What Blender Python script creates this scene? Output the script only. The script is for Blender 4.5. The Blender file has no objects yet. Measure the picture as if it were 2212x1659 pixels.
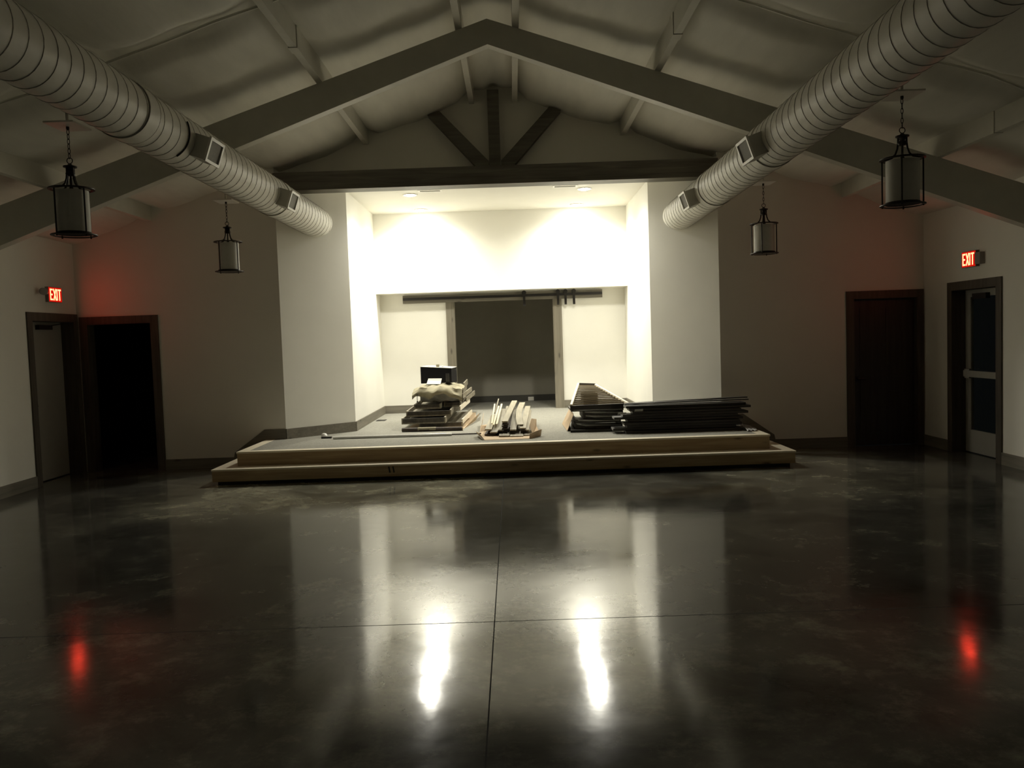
import bpy, bmesh, math, random
from mathutils import Vector, Matrix
random.seed(7)
S = bpy.context.scene
COL = S.collection
# ---------------------------------------------------------------- camera
def look(yaw, pitch, roll):
    cy, sy = math.cos(yaw), math.sin(yaw); cp, sp = math.cos(pitch), math.sin(pitch); cr, sr = math.cos(roll), math.sin(roll)
    f = Vector((sy*cp, cy*cp, sp)); r = Vector((cy, -sy, 0)); d = f.cross(r)
    r2 = cr*r + sr*d; d2 = -sr*r + cr*d
    return Matrix((r2, -d2, -f)).transposed()
cam_d = bpy.data.cameras.new('camera'); cam = bpy.data.objects.new('camera', cam_d); COL.objects.link(cam)
cam.matrix_world = Matrix.Translation((0.1623, 0, 1.667)) @ look(-0.002587, -0.055409, 0.033544).to_4x4()
cam_d.sensor_width = 36.0; cam_d.lens = 1790/2212*36; cam_d.clip_end = 100
S.camera = cam
# ---------------------------------------------------------------- world, exposure, sampling
w = bpy.data.worlds.new('night'); S.world = w; w.use_nodes = True
w.node_tree.nodes['Background'].inputs[0].default_value = (0.62, 0.68, 0.66, 1)
w.node_tree.nodes['Background'].inputs[1].default_value = 0.0045
S.view_settings.view_transform = 'Standard'; S.view_settings.look = 'None'
S.view_settings.exposure = 0.0; S.view_settings.gamma = 1.0
S.view_settings.use_curve_mapping = False
S.cycles.max_bounces = 14; S.cycles.diffuse_bounces = 10; S.cycles.glossy_bounces = 5
S.cycles.sample_clamp_indirect = 6.0; S.cycles.blur_glossy = 0.6
LAMP_COL = (1.0, 0.965, 0.84)
LENS_GLOW = 150.0
SPOT_WATTS = 262.0
LAMPS = [(-1.325, 12.74), (1.325, 12.72), (-1.32, 14.2), (1.32, 14.2)]

# ---------------------------------------------------------------- materials
def rgb(c): return (c[0], c[1], c[2], 1)
def mat(name, base, rough=0.6, metal=0.0, var=0.08, scale=6.0, stretch=(1, 1, 1), bump=0.0, bscale=40.0, coat=0.0, spec=0.5):
    m = bpy.data.materials.new(name); m.use_nodes = True; nt = m.node_tree; b = nt.nodes['Principled BSDF']
    b.inputs['Roughness'].default_value = rough; b.inputs['Metallic'].default_value = metal
    b.inputs['Coat Weight'].default_value = coat; b.inputs['Specular IOR Level'].default_value = spec
    tc = nt.nodes.new('ShaderNodeTexCoord'); mp = nt.nodes.new('ShaderNodeMapping'); mp.inputs['Scale'].default_value = stretch
    nt.links.new(tc.outputs['Object'], mp.inputs['Vector'])
    n = nt.nodes.new('ShaderNodeTexNoise'); n.inputs['Scale'].default_value = scale; n.inputs['Detail'].default_value = 5
    nt.links.new(mp.outputs[0], n.inputs['Vector'])
    r = nt.nodes.new('ShaderNodeValToRGB')
    r.color_ramp.elements[0].position = 0.3; r.color_ramp.elements[1].position = 0.7
    r.color_ramp.elements[0].color = rgb([c*(1-var) for c in base]); r.color_ramp.elements[1].color = rgb([min(1, c*(1+var)) for c in base])
    nt.links.new(n.outputs['Fac'], r.inputs['Fac']); nt.links.new(r.outputs[0], b.inputs['Base Color'])
    if bump:
        n2 = nt.nodes.new('ShaderNodeTexNoise'); n2.inputs['Scale'].default_value = bscale; n2.inputs['Detail'].default_value = 3
        nt.links.new(mp.outputs[0], n2.inputs['Vector'])
        bp = nt.nodes.new('ShaderNodeBump'); bp.inputs['Strength'].default_value = bump; bp.inputs['Distance'].default_value = 0.02
        nt.links.new(n2.outputs['Fac'], bp.inputs['Height']); nt.links.new(bp.outputs[0], b.inputs['Normal'])
    return m
def emit(name, col, strength):
    m = bpy.data.materials.new(name); m.use_nodes = True; nt = m.node_tree; nt.nodes.clear()
    e = nt.nodes.new('ShaderNodeEmission'); o = nt.nodes.new('ShaderNodeOutputMaterial')
    e.inputs[0].default_value = rgb(col); e.inputs[1].default_value = strength
    nt.links.new(e.outputs[0], o.inputs[0]); return m
def floor_mat():
    m = bpy.data.materials.new('polished_concrete'); m.use_nodes = True; nt = m.node_tree; b = nt.nodes['Principled BSDF']
    L = nt.links.new; N = nt.nodes.new
    g = N('ShaderNodeNewGeometry')
    n1 = N('ShaderNodeTexNoise'); n1.inputs['Scale'].default_value = 0.75; n1.inputs['Detail'].default_value = 8; n1.inputs['Roughness'].default_value = 0.68; n1.inputs['Distortion'].default_value = 0.8
    L(g.outputs['Position'], n1.inputs['Vector'])
    r1 = N('ShaderNodeValToRGB'); r1.color_ramp.elements[0].position = 0.36; r1.color_ramp.elements[1].position = 0.68
    r1.color_ramp.elements[0].color = (0.04, 0.039, 0.034, 1); r1.color_ramp.elements[1].color = (0.13, 0.127, 0.107, 1)
    L(n1.outputs['Fac'], r1.inputs['Fac'])
    n3 = N('ShaderNodeTexNoise'); n3.inputs['Scale'].default_value = 3.1; n3.inputs['Detail'].default_value = 9; n3.inputs['Roughness'].default_value = 0.75
    L(g.outputs['Position'], n3.inputs['Vector'])
    r3 = N('ShaderNodeValToRGB'); r3.color_ramp.elements[0].position = 0.5; r3.color_ramp.elements[1].position = 0.7
    r3.color_ramp.elements[0].color = (1, 1, 1, 1); r3.color_ramp.elements[1].color = (2.3, 2.3, 2.15, 1)
    L(n3.outputs['Fac'], r3.inputs['Fac'])
    mx0 = N('ShaderNodeMixRGB'); mx0.blend_type = 'MULTIPLY'; mx0.inputs[0].default_value = 1
    L(r1.outputs[0], mx0.inputs[1]); L(r3.outputs[0], mx0.inputs[2])
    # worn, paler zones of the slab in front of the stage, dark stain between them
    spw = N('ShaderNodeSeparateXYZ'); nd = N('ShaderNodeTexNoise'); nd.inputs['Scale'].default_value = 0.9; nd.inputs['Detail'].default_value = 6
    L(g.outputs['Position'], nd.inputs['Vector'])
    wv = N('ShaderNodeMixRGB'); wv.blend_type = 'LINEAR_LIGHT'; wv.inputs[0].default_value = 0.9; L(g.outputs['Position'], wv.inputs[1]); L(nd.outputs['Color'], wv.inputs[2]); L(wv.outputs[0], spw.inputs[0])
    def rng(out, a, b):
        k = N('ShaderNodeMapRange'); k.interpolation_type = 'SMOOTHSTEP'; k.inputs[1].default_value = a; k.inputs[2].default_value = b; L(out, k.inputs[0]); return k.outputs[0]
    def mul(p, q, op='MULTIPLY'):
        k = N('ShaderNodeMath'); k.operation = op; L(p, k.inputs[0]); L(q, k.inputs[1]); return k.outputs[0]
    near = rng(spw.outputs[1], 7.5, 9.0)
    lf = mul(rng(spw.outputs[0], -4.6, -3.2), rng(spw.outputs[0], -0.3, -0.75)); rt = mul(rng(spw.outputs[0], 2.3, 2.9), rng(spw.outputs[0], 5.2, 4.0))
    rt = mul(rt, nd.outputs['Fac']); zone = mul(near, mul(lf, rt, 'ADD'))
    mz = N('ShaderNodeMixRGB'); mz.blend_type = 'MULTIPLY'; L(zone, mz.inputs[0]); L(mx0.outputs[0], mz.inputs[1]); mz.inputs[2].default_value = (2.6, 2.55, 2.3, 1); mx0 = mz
    # saw-cut joints
    sp = N('ShaderNodeSeparateXYZ'); L(g.outputs['Position'], sp.inputs[0])
    def line(out, at, half):
        a = N('ShaderNodeMath'); a.operation = 'SUBTRACT'; L(out, a.inputs[0]); a.inputs[1].default_value = at
        c = N('ShaderNodeMath'); c.operation = 'ABSOLUTE'; L(a.outputs[0], c.inputs[0])
        d = N('ShaderNodeMath'); d.operation = 'LESS_THAN'; L(c.outputs[0], d.inputs[0]); d.inputs[1].default_value = half
        return d
    a = line(sp.outputs[0], 0.0, 0.0032); c = line(sp.outputs[1], 4.805, 0.0045); d = line(sp.outputs[1], 0.4, 0.0045)
    m1 = N('ShaderNodeMath'); m1.operation = 'MAXIMUM'; L(a.outputs[0], m1.inputs[0]); L(c.outputs[0], m1.inputs[1])
    m2 = N('ShaderNodeMath'); m2.operation = 'MAXIMUM'; L(m1.outputs[0], m2.inputs[0]); L(d.outputs[0], m2.inputs[1])
    mx = N('ShaderNodeMixRGB'); L(m2.outputs[0], mx.inputs[0]); L(mx0.outputs[0], mx.inputs[1]); mx.inputs[2].default_value = (0.012, 0.012, 0.01, 1)
    L(mx.outputs[0], b.inputs['Base Color'])
    # gloss: sealer with duller and shinier patches
    n2 = N('ShaderNodeTexNoise'); n2.inputs['Scale'].default_value = 1.6; n2.inputs['Detail'].default_value = 6; n2.inputs['Roughness'].default_value = 0.6
    L(g.outputs['Position'], n2.inputs['Vector'])
    r2 = N('ShaderNodeMapRange'); r2.inputs[1].default_value = 0.35; r2.inputs[2].default_value = 0.7; r2.inputs[3].default_value = 0.085; r2.inputs[4].default_value = 0.15
    L(n2.outputs['Fac'], r2.inputs[0])
    m3 = N('ShaderNodeMath'); m3.operation = 'MAXIMUM'; L(r2.outputs[0], m3.inputs[0]); L(m2.outputs[0], m3.inputs[1])
    L(m3.outputs[0], b.inputs['Roughness'])
    b.inputs['IOR'].default_value = 1.5
    n4 = N('ShaderNodeTexNoise'); n4.inputs['Scale'].default_value = 5.0; n4.inputs['Detail'].default_value = 3
    L(g.outputs['Position'], n4.inputs['Vector'])
    bp = N('ShaderNodeBump'); bp.inputs['Strength'].default_value = 0.12; bp.inputs['Distance'].default_value = 0.004
    L(n4.outputs['Fac'], bp.inputs['Height']); L(bp.outputs[0], b.inputs['Normal'])
    return m
def wood(name, dark, light, axis=0, rough=0.6, knots=True):
    m = bpy.data.materials.new(name); m.use_nodes = True; nt = m.node_tree; b = nt.nodes['Principled BSDF']
    L = nt.links.new; N = nt.nodes.new
    tc = N('ShaderNodeTexCoord'); mp = N('ShaderNodeMapping'); sc = [14, 14, 14]; sc[axis] = 0.9; mp.inputs['Scale'].default_value = sc
    L(tc.outputs['Object'], mp.inputs['Vector'])
    n = N('ShaderNodeTexNoise'); n.inputs['Scale'].default_value = 1.6; n.inputs['Detail'].default_value = 6; n.inputs['Distortion'].default_value = 0.6
    L(mp.outputs[0], n.inputs['Vector'])
    r = N('ShaderNodeValToRGB'); r.color_ramp.elements[0].position = 0.3; r.color_ramp.elements[1].position = 0.72
    r.color_ramp.elements[0].color = rgb(dark); r.color_ramp.elements[1].color = rgb(light)
    L(n.outputs['Fac'], r.inputs['Fac'])
    out = r.outputs[0]
    if knots:
        mp2 = N('ShaderNodeMapping'); s2 = [7, 7, 7]; s2[axis] = 2.3; mp2.inputs['Scale'].default_value = s2
        L(tc.outputs['Object'], mp2.inputs['Vector'])
        v = N('ShaderNodeTexVoronoi'); v.inputs['Scale'].default_value = 1.0; L(mp2.outputs[0], v.inputs['Vector'])
        k = N('ShaderNodeMapRange'); k.inputs[1].default_value = 0.06; k.inputs[2].default_value = 0.16; k.inputs[3].default_value = 0.45; k.inputs[4].default_value = 1.0
        L(v.outputs['Distance'], k.inputs[0])
        mx = N('ShaderNodeMixRGB'); mx.blend_type = 'MULTIPLY'; mx.inputs[0].default_value = 1; L(out, mx.inputs[1]); L(k.outputs[0], mx.inputs[2]); out = mx.outputs[0]
    L(out, b.inputs['Base Color']); b.inputs['Roughness'].default_value = rough
    return m
M = {}
M['wall'] = mat('wall_paint', (0.79, 0.775, 0.71), 0.75, var=0.015, scale=3, bump=0.04, bscale=120)
M['ceil'] = mat('white_insulation_facing', (0.70, 0.685, 0.62), 0.7, var=0.05, scale=2.5, stretch=(3, 0.6, 1), bump=0.35, bscale=2.2)
M['steel'] = mat('cream_painted_steel', (0.62, 0.605, 0.54), 0.5, var=0.04)
M['duct'] = mat('white_painted_duct', (0.78, 0.765, 0.69), 0.45, var=0.03)
M['seam'] = mat('duct_seam_shadowed_steel', (0.52, 0.505, 0.44), 0.5, var=0.03)
M['grille'] = mat('dull_filter_mesh', (0.2, 0.19, 0.165), 0.7, var=0.1, scale=60)
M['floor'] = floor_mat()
M['carpet'] = mat('grey_carpet', (0.30, 0.292, 0.255), 0.95, var=0.16, scale=45, bump=0.3, bscale=220, spec=0.1)
M['darkbeam'] = wood('dark_stained_beam_wood', (0.085, 0.076, 0.058), (0.17, 0.155, 0.12), 0, 0.55, False)
M['trim_x'] = wood('grey_stained_trim_wood', (0.13, 0.118, 0.09), (0.215, 0.195, 0.155), 0, 0.6)
M['trim_y'] = wood('grey_stained_trim_wood_deep', (0.13, 0.118, 0.09), (0.215, 0.195, 0.155), 1, 0.6)
M['trim_z'] = wood('grey_stained_trim_wood_upright', (0.15, 0.135, 0.1), (0.24, 0.215, 0.165), 2, 0.6)
M['pine'] = wood('bare_pine', (0.31, 0.21, 0.105), (0.47, 0.36, 0.205), 0, 0.6)
M['pine_y'] = wood('bare_pine_deep', (0.31, 0.21, 0.105), (0.47, 0.36, 0.205), 1, 0.6)
M['nosing'] = mat('pale_pine_tread', (0.76, 0.69, 0.54), 0.5, var=0.1, scale=5, stretch=(0.5, 8, 8))
M['kick'] = mat('black_toe_kick', (0.03, 0.028, 0.024), 0.7)
M['darkroom'] = mat('charcoal_wall_paint', (0.33, 0.31, 0.255), 0.8, var=0.03)
M['darkbase'] = mat('charcoal_trim', (0.07, 0.066, 0.055), 0.6, var=0.05)
M['black'] = mat('black_iron', (0.015, 0.013, 0.011), 0.45, var=0.1)
M['bronze'] = mat('dark_bronze', (0.022, 0.017, 0.012), 0.4, metal=0.4, var=0.2, scale=30)
M['shade'] = mat('frosted_linen_shade', (0.62, 0.61, 0.56), 0.6, var=0.03, scale=30)
M['door_dark'] = wood('dark_stained_door_wood', (0.018, 0.014, 0.010), (0.04, 0.032, 0.024), 2, 0.45, False)
M['jamb'] = wood('dark_jamb_wood', (0.05, 0.04, 0.028), (0.10, 0.082, 0.058), 2, 0.55, False)
M['door_metal'] = mat('grey_painted_metal_door', (0.36, 0.35, 0.31), 0.45, var=0.03)
M['plate'] = mat('white_plastic', (0.78, 0.76, 0.70), 0.4, var=0.01)
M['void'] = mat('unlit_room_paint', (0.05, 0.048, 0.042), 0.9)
M['card'] = mat('cardboard', (0.50, 0.38, 0.25), 0.85, var=0.08, scale=8)
M['paper'] = mat('brown_paper_sheet', (0.31, 0.28, 0.19), 0.8, var=0.12, scale=10, bump=0.5, bscale=9)
M['film'] = mat('grey_plastic_film', (0.42, 0.42, 0.40), 0.3, var=0.15, scale=14, bump=0.6, bscale=18)
M['beamwrap'] = wood('weathered_beam_wrap', (0.16, 0.14, 0.10), (0.36, 0.33, 0.26), 1, 0.55)
M['beamdark'] = wood('dark_beam_wrap', (0.045, 0.038, 0.03), (0.10, 0.088, 0.07), 1, 0.5, False)
M['boards_dark'] = wood('dark_stained_board', (0.018, 0.015, 0.012), (0.05, 0.043, 0.035), 0, 0.5, False)
M['plank'] = wood('pale_flooring_plank', (0.33, 0.30, 0.22), (0.50, 0.455, 0.35), 1, 0.5, False)
M['plank_grey'] = wood('grey_flooring_plank', (0.24, 0.215, 0.165), (0.37, 0.345, 0.275), 1, 0.5, False)
M['plank_edge'] = mat('dark_plank_core', (0.06, 0.045, 0.035), 0.7)
M['lath'] = mat('bright_lath_wood', (0.78, 0.70, 0.50), 0.5, var=0.06)
M['cream'] = mat('cream_painted_edge', (0.75, 0.70, 0.58), 0.5, var=0.04)
M['metalwhite'] = mat('white_enamel_tube', (0.82, 0.81, 0.78), 0.25, var=0.02)
M['boxblack'] = mat('black_printed_carton', (0.006, 0.006, 0.008), 0.35, var=0.1)
M['boxtop'] = mat('pale_carton_top', (0.55, 0.53, 0.47), 0.6)
M['louver'] = wood('brown_louver_wood', (0.22, 0.18, 0.12), (0.42, 0.36, 0.26), 0, 0.5, False)
M['white'] = mat('white_card', (0.62, 0.61, 0.56), 0.5, var=0.01)
M['lens'] = emit('lamp_lens_light', LAMP_COL, LENS_GLOW)
M['exit_face'] = emit('exit_panel_red_glow', (1.0, 0.012, 0.004), 0.55)
M['exit_letter'] = emit('exit_letter_red_glow', (1.0, 0.05, 0.024), 19.0)
M['exit_box'] = mat('exit_housing', (0.30, 0.27, 0.24), 0.5)
M['exit_side'] = emit('exit_red_side_glow', (1.0, 0.03, 0.02), 0.06)
def glass_mat():
    m = bpy.data.materials.new('door_glass'); m.use_nodes = True; b = m.node_tree.nodes['Principled BSDF']
    b.inputs['Base Color'].default_value = (0.75, 0.82, 0.8, 1); b.inputs['Transmission Weight'].default_value = 1.0
    b.inputs['Roughness'].default_value = 0.02; b.inputs['IOR'].default_value = 1.45
    return m
M['glass'] = glass_mat()

# ---------------------------------------------------------------- mesh helpers
ORG = {}
class MB:
    def __init__(s): s.v = []; s.f = []
    def add(s, vs, fs):
        k = len(s.v); s.v += [Vector(p) for p in vs]; s.f += [tuple(i+k for i in f) for f in fs]; return s
    def box(s, x0, x1, y0, y1, z0, z1):
        return s.add([(x0,y0,z0),(x1,y0,z0),(x1,y1,z0),(x0,y1,z0),(x0,y0,z1),(x1,y0,z1),(x1,y1,z1),(x0,y1,z1)],
                     [(0,3,2,1),(4,5,6,7),(0,1,5,4),(1,2,6,5),(2,3,7,6),(3,0,4,7)])
    def bar(s, a, b, w, h, up=(0, 0, 1)):
        a = Vector(a); b = Vector(b); d = (b-a).normalized(); u = Vector(up); sx = d.cross(u).normalized(); uu = sx.cross(d).normalized()
        P = []
        for c in (a, b):
            for i, j in ((-1,-1),(1,-1),(1,1),(-1,1)): P.append(c + sx*(i*w/2) + uu*(j*h/2))
        return s.add(P, [(0,1,2,3),(7,6,5,4),(0,4,5,1),(1,5,6,2),(2,6,7,3),(3,7,4,0)])
    def prism(s, poly, a, b, axis='y'):
        n = len(poly); P = []
        for t in (a, b):
            for (p, q) in poly: P.append({'y': (p, t, q), 'x': (t, p, q), 'z': (p, q, t)}[axis])
        fs = [tuple(range(n)), tuple(range(2*n-1, n-1, -1))] + [(i, (i+1) % n + 0, (i+1) % n + n, i+n) for i in range(n)]
        return s.add(P, fs)
    def tube(s, pts, r, n=10, closed=False, caps=True):
        pts = [Vector(p) for p in pts]; m = len(pts); rr = r if isinstance(r, (list, tuple)) else [r]*m
        ring = []; prev = None
        for i, p in enumerate(pts):
            if closed: t = pts[(i+1) % m] - pts[i-1]
            else: t = pts[min(i+1, m-1)] - pts[max(i-1, 0)]
            t.normalize()
            if prev is None:
                a = Vector((0, 0, 1)) if abs(t.z) < .9 else Vector((1, 0, 0)); u = t.cross(a).normalized()
            else: u = (prev - t*prev.dot(t)).normalized()
            prev = u; v = t.cross(u)
            ring.append([p + (u*math.cos(2*math.pi*k/n) + v*math.sin(2*math.pi*k/n))*rr[i] for k in range(n)])
        vs = [q for R in ring for q in R]; fs = []
        for i in range(m if closed else m-1):
            j = (i+1) % m
            for k in range(n): fs.append((i*n+k, i*n+(k+1) % n, j*n+(k+1) % n, j*n+k))
        if caps and not closed: fs += [tuple(range(n-1, -1, -1)), tuple((m-1)*n+k for k in range(n))]
        return s.add(vs, fs)
    def lathe(s, prof, c, n=28):
        cx, cy, cz = c; vs = []; fs = []; m = len(prof)
        for (r, z) in prof:
            for k in range(n): a = 2*math.pi*k/n; vs.append((cx+r*math.cos(a), cy+r*math.sin(a), cz+z))
        for i in range(m-1):
            for k in range(n): fs.append((i*n+k, i*n+(k+1) % n, (i+1)*n+(k+1) % n, (i+1)*n+k))
        return s.add(vs, fs)
    def build(s, name, m, parent=None, smooth=False, bevel=0.0):
        if parent is not None: o = ORG[parent.name]
        else:
            xs = [p.x for p in s.v]; ys = [p.y for p in s.v]; zs = [p.z for p in s.v]
            o = Vector(((min(xs)+max(xs))/2, (min(ys)+max(ys))/2, min(zs)))
        me = bpy.data.meshes.new(name); me.from_pydata([p-o for p in s.v], [], s.f)
        bm = bmesh.new(); bm.from_mesh(me); bmesh.ops.recalc_face_normals(bm, faces=bm.faces); bm.to_mesh(me); bm.free()
        me.materials.append(m if not isinstance(m, str) else M[m])
        if smooth:
            for p in me.polygons: p.use_smooth = True
            try: me.set_sharp_from_angle(angle=math.radians(40))
            except Exception: pass
        ob = bpy.data.objects.new(name, me); COL.objects.link(ob); ORG[ob.name] = o
        if parent is not None: ob.parent = parent
        else: ob.location = o
        if bevel:
            bv = ob.modifiers.new('bevel', 'BEVEL'); bv.width = bevel; bv.segments = 2; bv.limit_method = 'ANGLE'
        return ob
def box(*a): return MB().box(*a)
def tag(o, label, cat, group=None, kind=None):
    if label: o['label'] = label
    if cat: o['category'] = cat
    if group: o['group'] = group
    if kind: o['kind'] = kind
    return o
def thing(name, loc, label, cat, group=None):
    o = bpy.data.objects.new(name, None); COL.objects.link(o); o.location = loc; o.empty_display_size = 0.1
    ORG[o.name] = Vector(loc); return tag(o, label, cat, group)
def struct(name, mb, m, parent=None, label=None, **k):
    o = mb.build(name, m, parent, **k)
    if parent is None: o['kind'] = 'structure'
    if label: o['label'] = label
    return o
def copy_thing(r, loc, label):
    c = r.copy(); COL.objects.link(c); c.location = loc; c['label'] = label
    for ch in r.children:
        d = ch.copy(); COL.objects.link(d); d.parent = c
        for g in ch.children:
            e = g.copy(); COL.objects.link(e); e.parent = d
    return c

# ---------------------------------------------------------------- dimensions
W = 5.837; YW = 11.453; O = 3.025; A = 2.198; YP = 12.20; B = 2.205; YB = 14.57; YN = 15.01
ZC = 3.894; ZN = 2.512; ZS = 0.37; SLOPE = 0.337; RIDGE = 5.25; YG = 11.72; YR = -5.5; YI = 16.96
def roof(x): return RIDGE - SLOPE*abs(x)
# ---------------------------------------------------------------- floor, walls, ceiling
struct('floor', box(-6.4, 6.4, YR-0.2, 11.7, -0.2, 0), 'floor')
T = 0.22
def side_wall(name, sx, y0, y1, ztop, ybot=0):
    # wall plane at x = sx*W, door hole y0..y1
    a, b = (W, W+T) if sx > 0 else (-W-T, -W)
    mb = MB().box(a, b, YR, y0, 0, roof(W)+.1).box(a, b, y1, YW+.3, 0, roof(W)+.1).box(a, b, y0, y1, ztop, roof(W)+.1)
    return struct(name, mb, 'wall')
LD = (10.345, 11.35, 2.10); RD = (9.71, 10.72, 2.10)
side_wall('wall_left', -1, *LD); side_wall('wall_right', 1, *RD)
struct('wall_front', box(-W-T, W+T, YR-T, YR, 0, 5.4), 'wall')
def back_part(name, s, hx0, hx1, hz):
    xs = sorted((s*O, s*W)); h = sorted((s*hx0, s*hx1))
    mb = MB().box(xs[0], h[0], YW, YW+.16, 0, 2.6).box(h[1], xs[1], YW, YW+.16, 0, 2.6).box(h[0], h[1], YW, YW+.16, hz, 2.6)
    mb.prism([(s*O, 2.6), (s*W, 2.6), (s*W, roof(W)+.05), (s*O, roof(O)+.05)], YW, YW+.16)
    return struct(name, mb, 'wall')
back_part('wall_back_left', -1, 4.805, 5.71, 2.06)
back_part('wall_back_right', 1, 4.852, 5.75, 2.06)
mb = MB().prism([(-O-.02, 3.9), (O+.02, 3.9), (O+.02, roof(O)+.05), (0, RIDGE+.05), (-O-.02, roof(O)+.05)], YG, YG+.12)
struct('wall_gable', mb, 'wall')
for s, nm in ((-1, 'wall_stage_left'), (1, 'wall_stage_right')):
    # angled wall, then the straight cheek, as one folded wall
    t = .12
    poly = [(s*O, YW), (s*A, YP), (s*B, YB), (s*B, YN+.16), (s*(B+t), YN+.16), (s*(B+t), YB), (s*(A+t), YP+.06), (s*(O+.05), YW+.16)]
    struct(nm, MB().prism(poly, 0, ZC+.15, 'z'), 'wall')
    # upper cheek closing the opening above, beside the beam
    struct('wall_return_'+('left' if s < 0 else 'right'), box(*sorted((s*(O+.001), s*(O+.12))), YW+.16, YG+.1, 3.6, roof(O)+.05), 'wall')
struct('wall_stage_header', box(-B, B, YB, YB+.12, ZN, ZC), 'wall')
struct('ceiling_niche', box(-B, B, YB+.12, YN, ZN, ZN+.06), 'wall')
mb = MB().prism([(-O-.05, YW+.25), (O+.05, YW+.25), (A+.08, YP), (B+.05, YB), (-B-.05, YB), (-A-.08, YP)], ZC, ZC+.1, 'z')
struct('ceiling_stage', mb, 'wall')
# niche back wall with the wide opening
OX0, OX1, OZ = -.885, .925, 2.36
mb = MB().box(-B, OX0, YN, YN+.13, ZS-.37, ZN+.05).box(OX1, B, YN, YN+.13, ZS-.37, ZN+.05).box(OX0, OX1, YN, YN+.13, OZ, ZN+.05)
struct('wall_niche_back', mb, 'wall')
# dark room behind
struct('wall_backroom_back', box(-3.2, 3.2, YI, YI+.1, 0, 2.9), 'darkroom')
struct('wall_backroom_left', box(-3.3, -3.2, YN+.13, YI+.1, 0, 2.9), 'darkroom')
struct('wall_backroom_right', box(3.2, 3.3, YN+.13, YI+.1, 0, 2.9), 'darkroom')
struct('wall_backroom_front_left', box(-3.2, -B, YN+.0, YN+.13, 0, 2.9), 'darkroom')
struct('wall_backroom_front_right', box(B, 3.2, YN+.0, YN+.13, 0, 2.9), 'darkroom')
struct('ceiling_backroom', box(-3.3, 3.3, YN+.13, YI+.1, 2.8, 2.9), 'darkroom')
struct('floor_backroom', box(-3.3, 3.3, YN, YI+.1, ZS-.1, ZS), 'carpet')
struct('baseboard_backroom', box(-3.2, 3.2, YI-.015, YI, ZS, ZS+.125), 'darkbase')
# roof underside: sagging insulation facing, a surface with small thickness
def ceiling():
    xs = []; px = [-W-.2, -4.76, -3.27, -1.79, -.3, .3, 1.79, 3.27, 4.76, W+.2]
    for i in range(len(px)-1):
        n = 8 if px[i+1]-px[i] > 1 else 4
        xs += [px[i] + (px[i+1]-px[i])*k/n for k in range(n)]
    xs.append(px[-1])
    ys = []; y = YR-.1
    while y < YG+.1: ys.append(y); y += .1
    ys.append(YG+.1)
    def sag(x, y):
        i = max(k for k in range(len(px)-1) if px[k] <= x+1e-6); u = (x-px[i])/(px[i+1]-px[i]); wdt = px[i+1]-px[i]
        a = math.sin(math.pi*max(0, min(1, u)))**.3
        d = min(abs(y-8.99), abs(y-1.5), abs(y-7.12)*2.5+.25, abs(y-YR))
        g = 1-math.exp(-(d/.75)**4)
        return (.045 + .12*g)*a*min(1, wdt/1.2) + .012*math.sin(x*9+y*3)*a
    vs = [(x, y, roof(x)-sag(x, y)) for y in ys for x in xs]; n = len(xs)
    fs = [(j*n+i, j*n+i+1, (j+1)*n+i+1, (j+1)*n+i) for j in range(len(ys)-1) for i in range(n-1)]
    top = len(vs); vs += [(x, y, roof(x)+.08) for y in (ys[0], ys[-1]) for x in xs]
    fs += [(top+i, top+n+i, top+n+i+1, top+i+1) for i in range(n-1)]
    return MB().add(vs, fs)
struct('ceiling', ceiling(), 'ceil', smooth=True)
# insulation seam battens on the slopes
for s, nm in ((-1, 'trim_1'), (1, 'trim_2')):
    mb = MB(); pts = []
    for k in range(24):
        x = .35 + k*(5.3-.35)/23
        pts.append((s*x, 7.12+.02*math.sin(k), roof(x)-.092-.012*math.sin(k*1.3)))
    mb.tube(pts, .012, 6); struct(nm, mb, 'ceil', smooth=True)

# ---------------------------------------------------------------- steel frame, purlins
fb = thing('roof_frame_beam', (0, 8.99, 2.7), 'cream painted steel gable frame beam spanning the whole hall', 'beam')
for s in (-1, 1):
    zt0 = 5.03; zb0 = 4.775; X = W
    MB().prism([(0, zb0), (s*X, zb0-.366*X), (s*X, zt0-SLOPE*X), (0, zt0)], 8.918, 9.03).build('rafter', M['steel'], fb)
    MB().prism([(0, zb0-.012), (s*X, zb0-.366*X-.012), (s*X, zb0-.366*X), (0, zb0)], 8.91, 9.04).build('lower_flange', M['steel'], fb)
pn = [(.3, 'just left of the ridge', 'just right of the ridge'), (1.79, 'second out from the ridge on the left slope', 'second out from the ridge on the right slope'),
      (3.27, 'third out from the ridge on the left slope', 'third out from the ridge on the right slope'), (4.76, 'outermost on the left slope', 'outermost on the right slope')]
for x, la, lb in pn:
    for s, l in ((-1, la), (1, lb)):
        zt = roof(x)+.02; zb = 5.035-SLOPE*x
        p = thing('roof_purlin', (s*x, 4, zb), 'cream roof purlin, '+l, 'purlin', 'roof purlins on both slopes')
        MB().box(s*x-.036, s*x+.036, YR, YG, zb, zt).build('rail', M['steel'], p)
        MB().box(s*x-.045, s*x+.045, 7.86, 8.02, zb-.006, zt).build('lap_sleeve', M['steel'], p)

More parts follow.
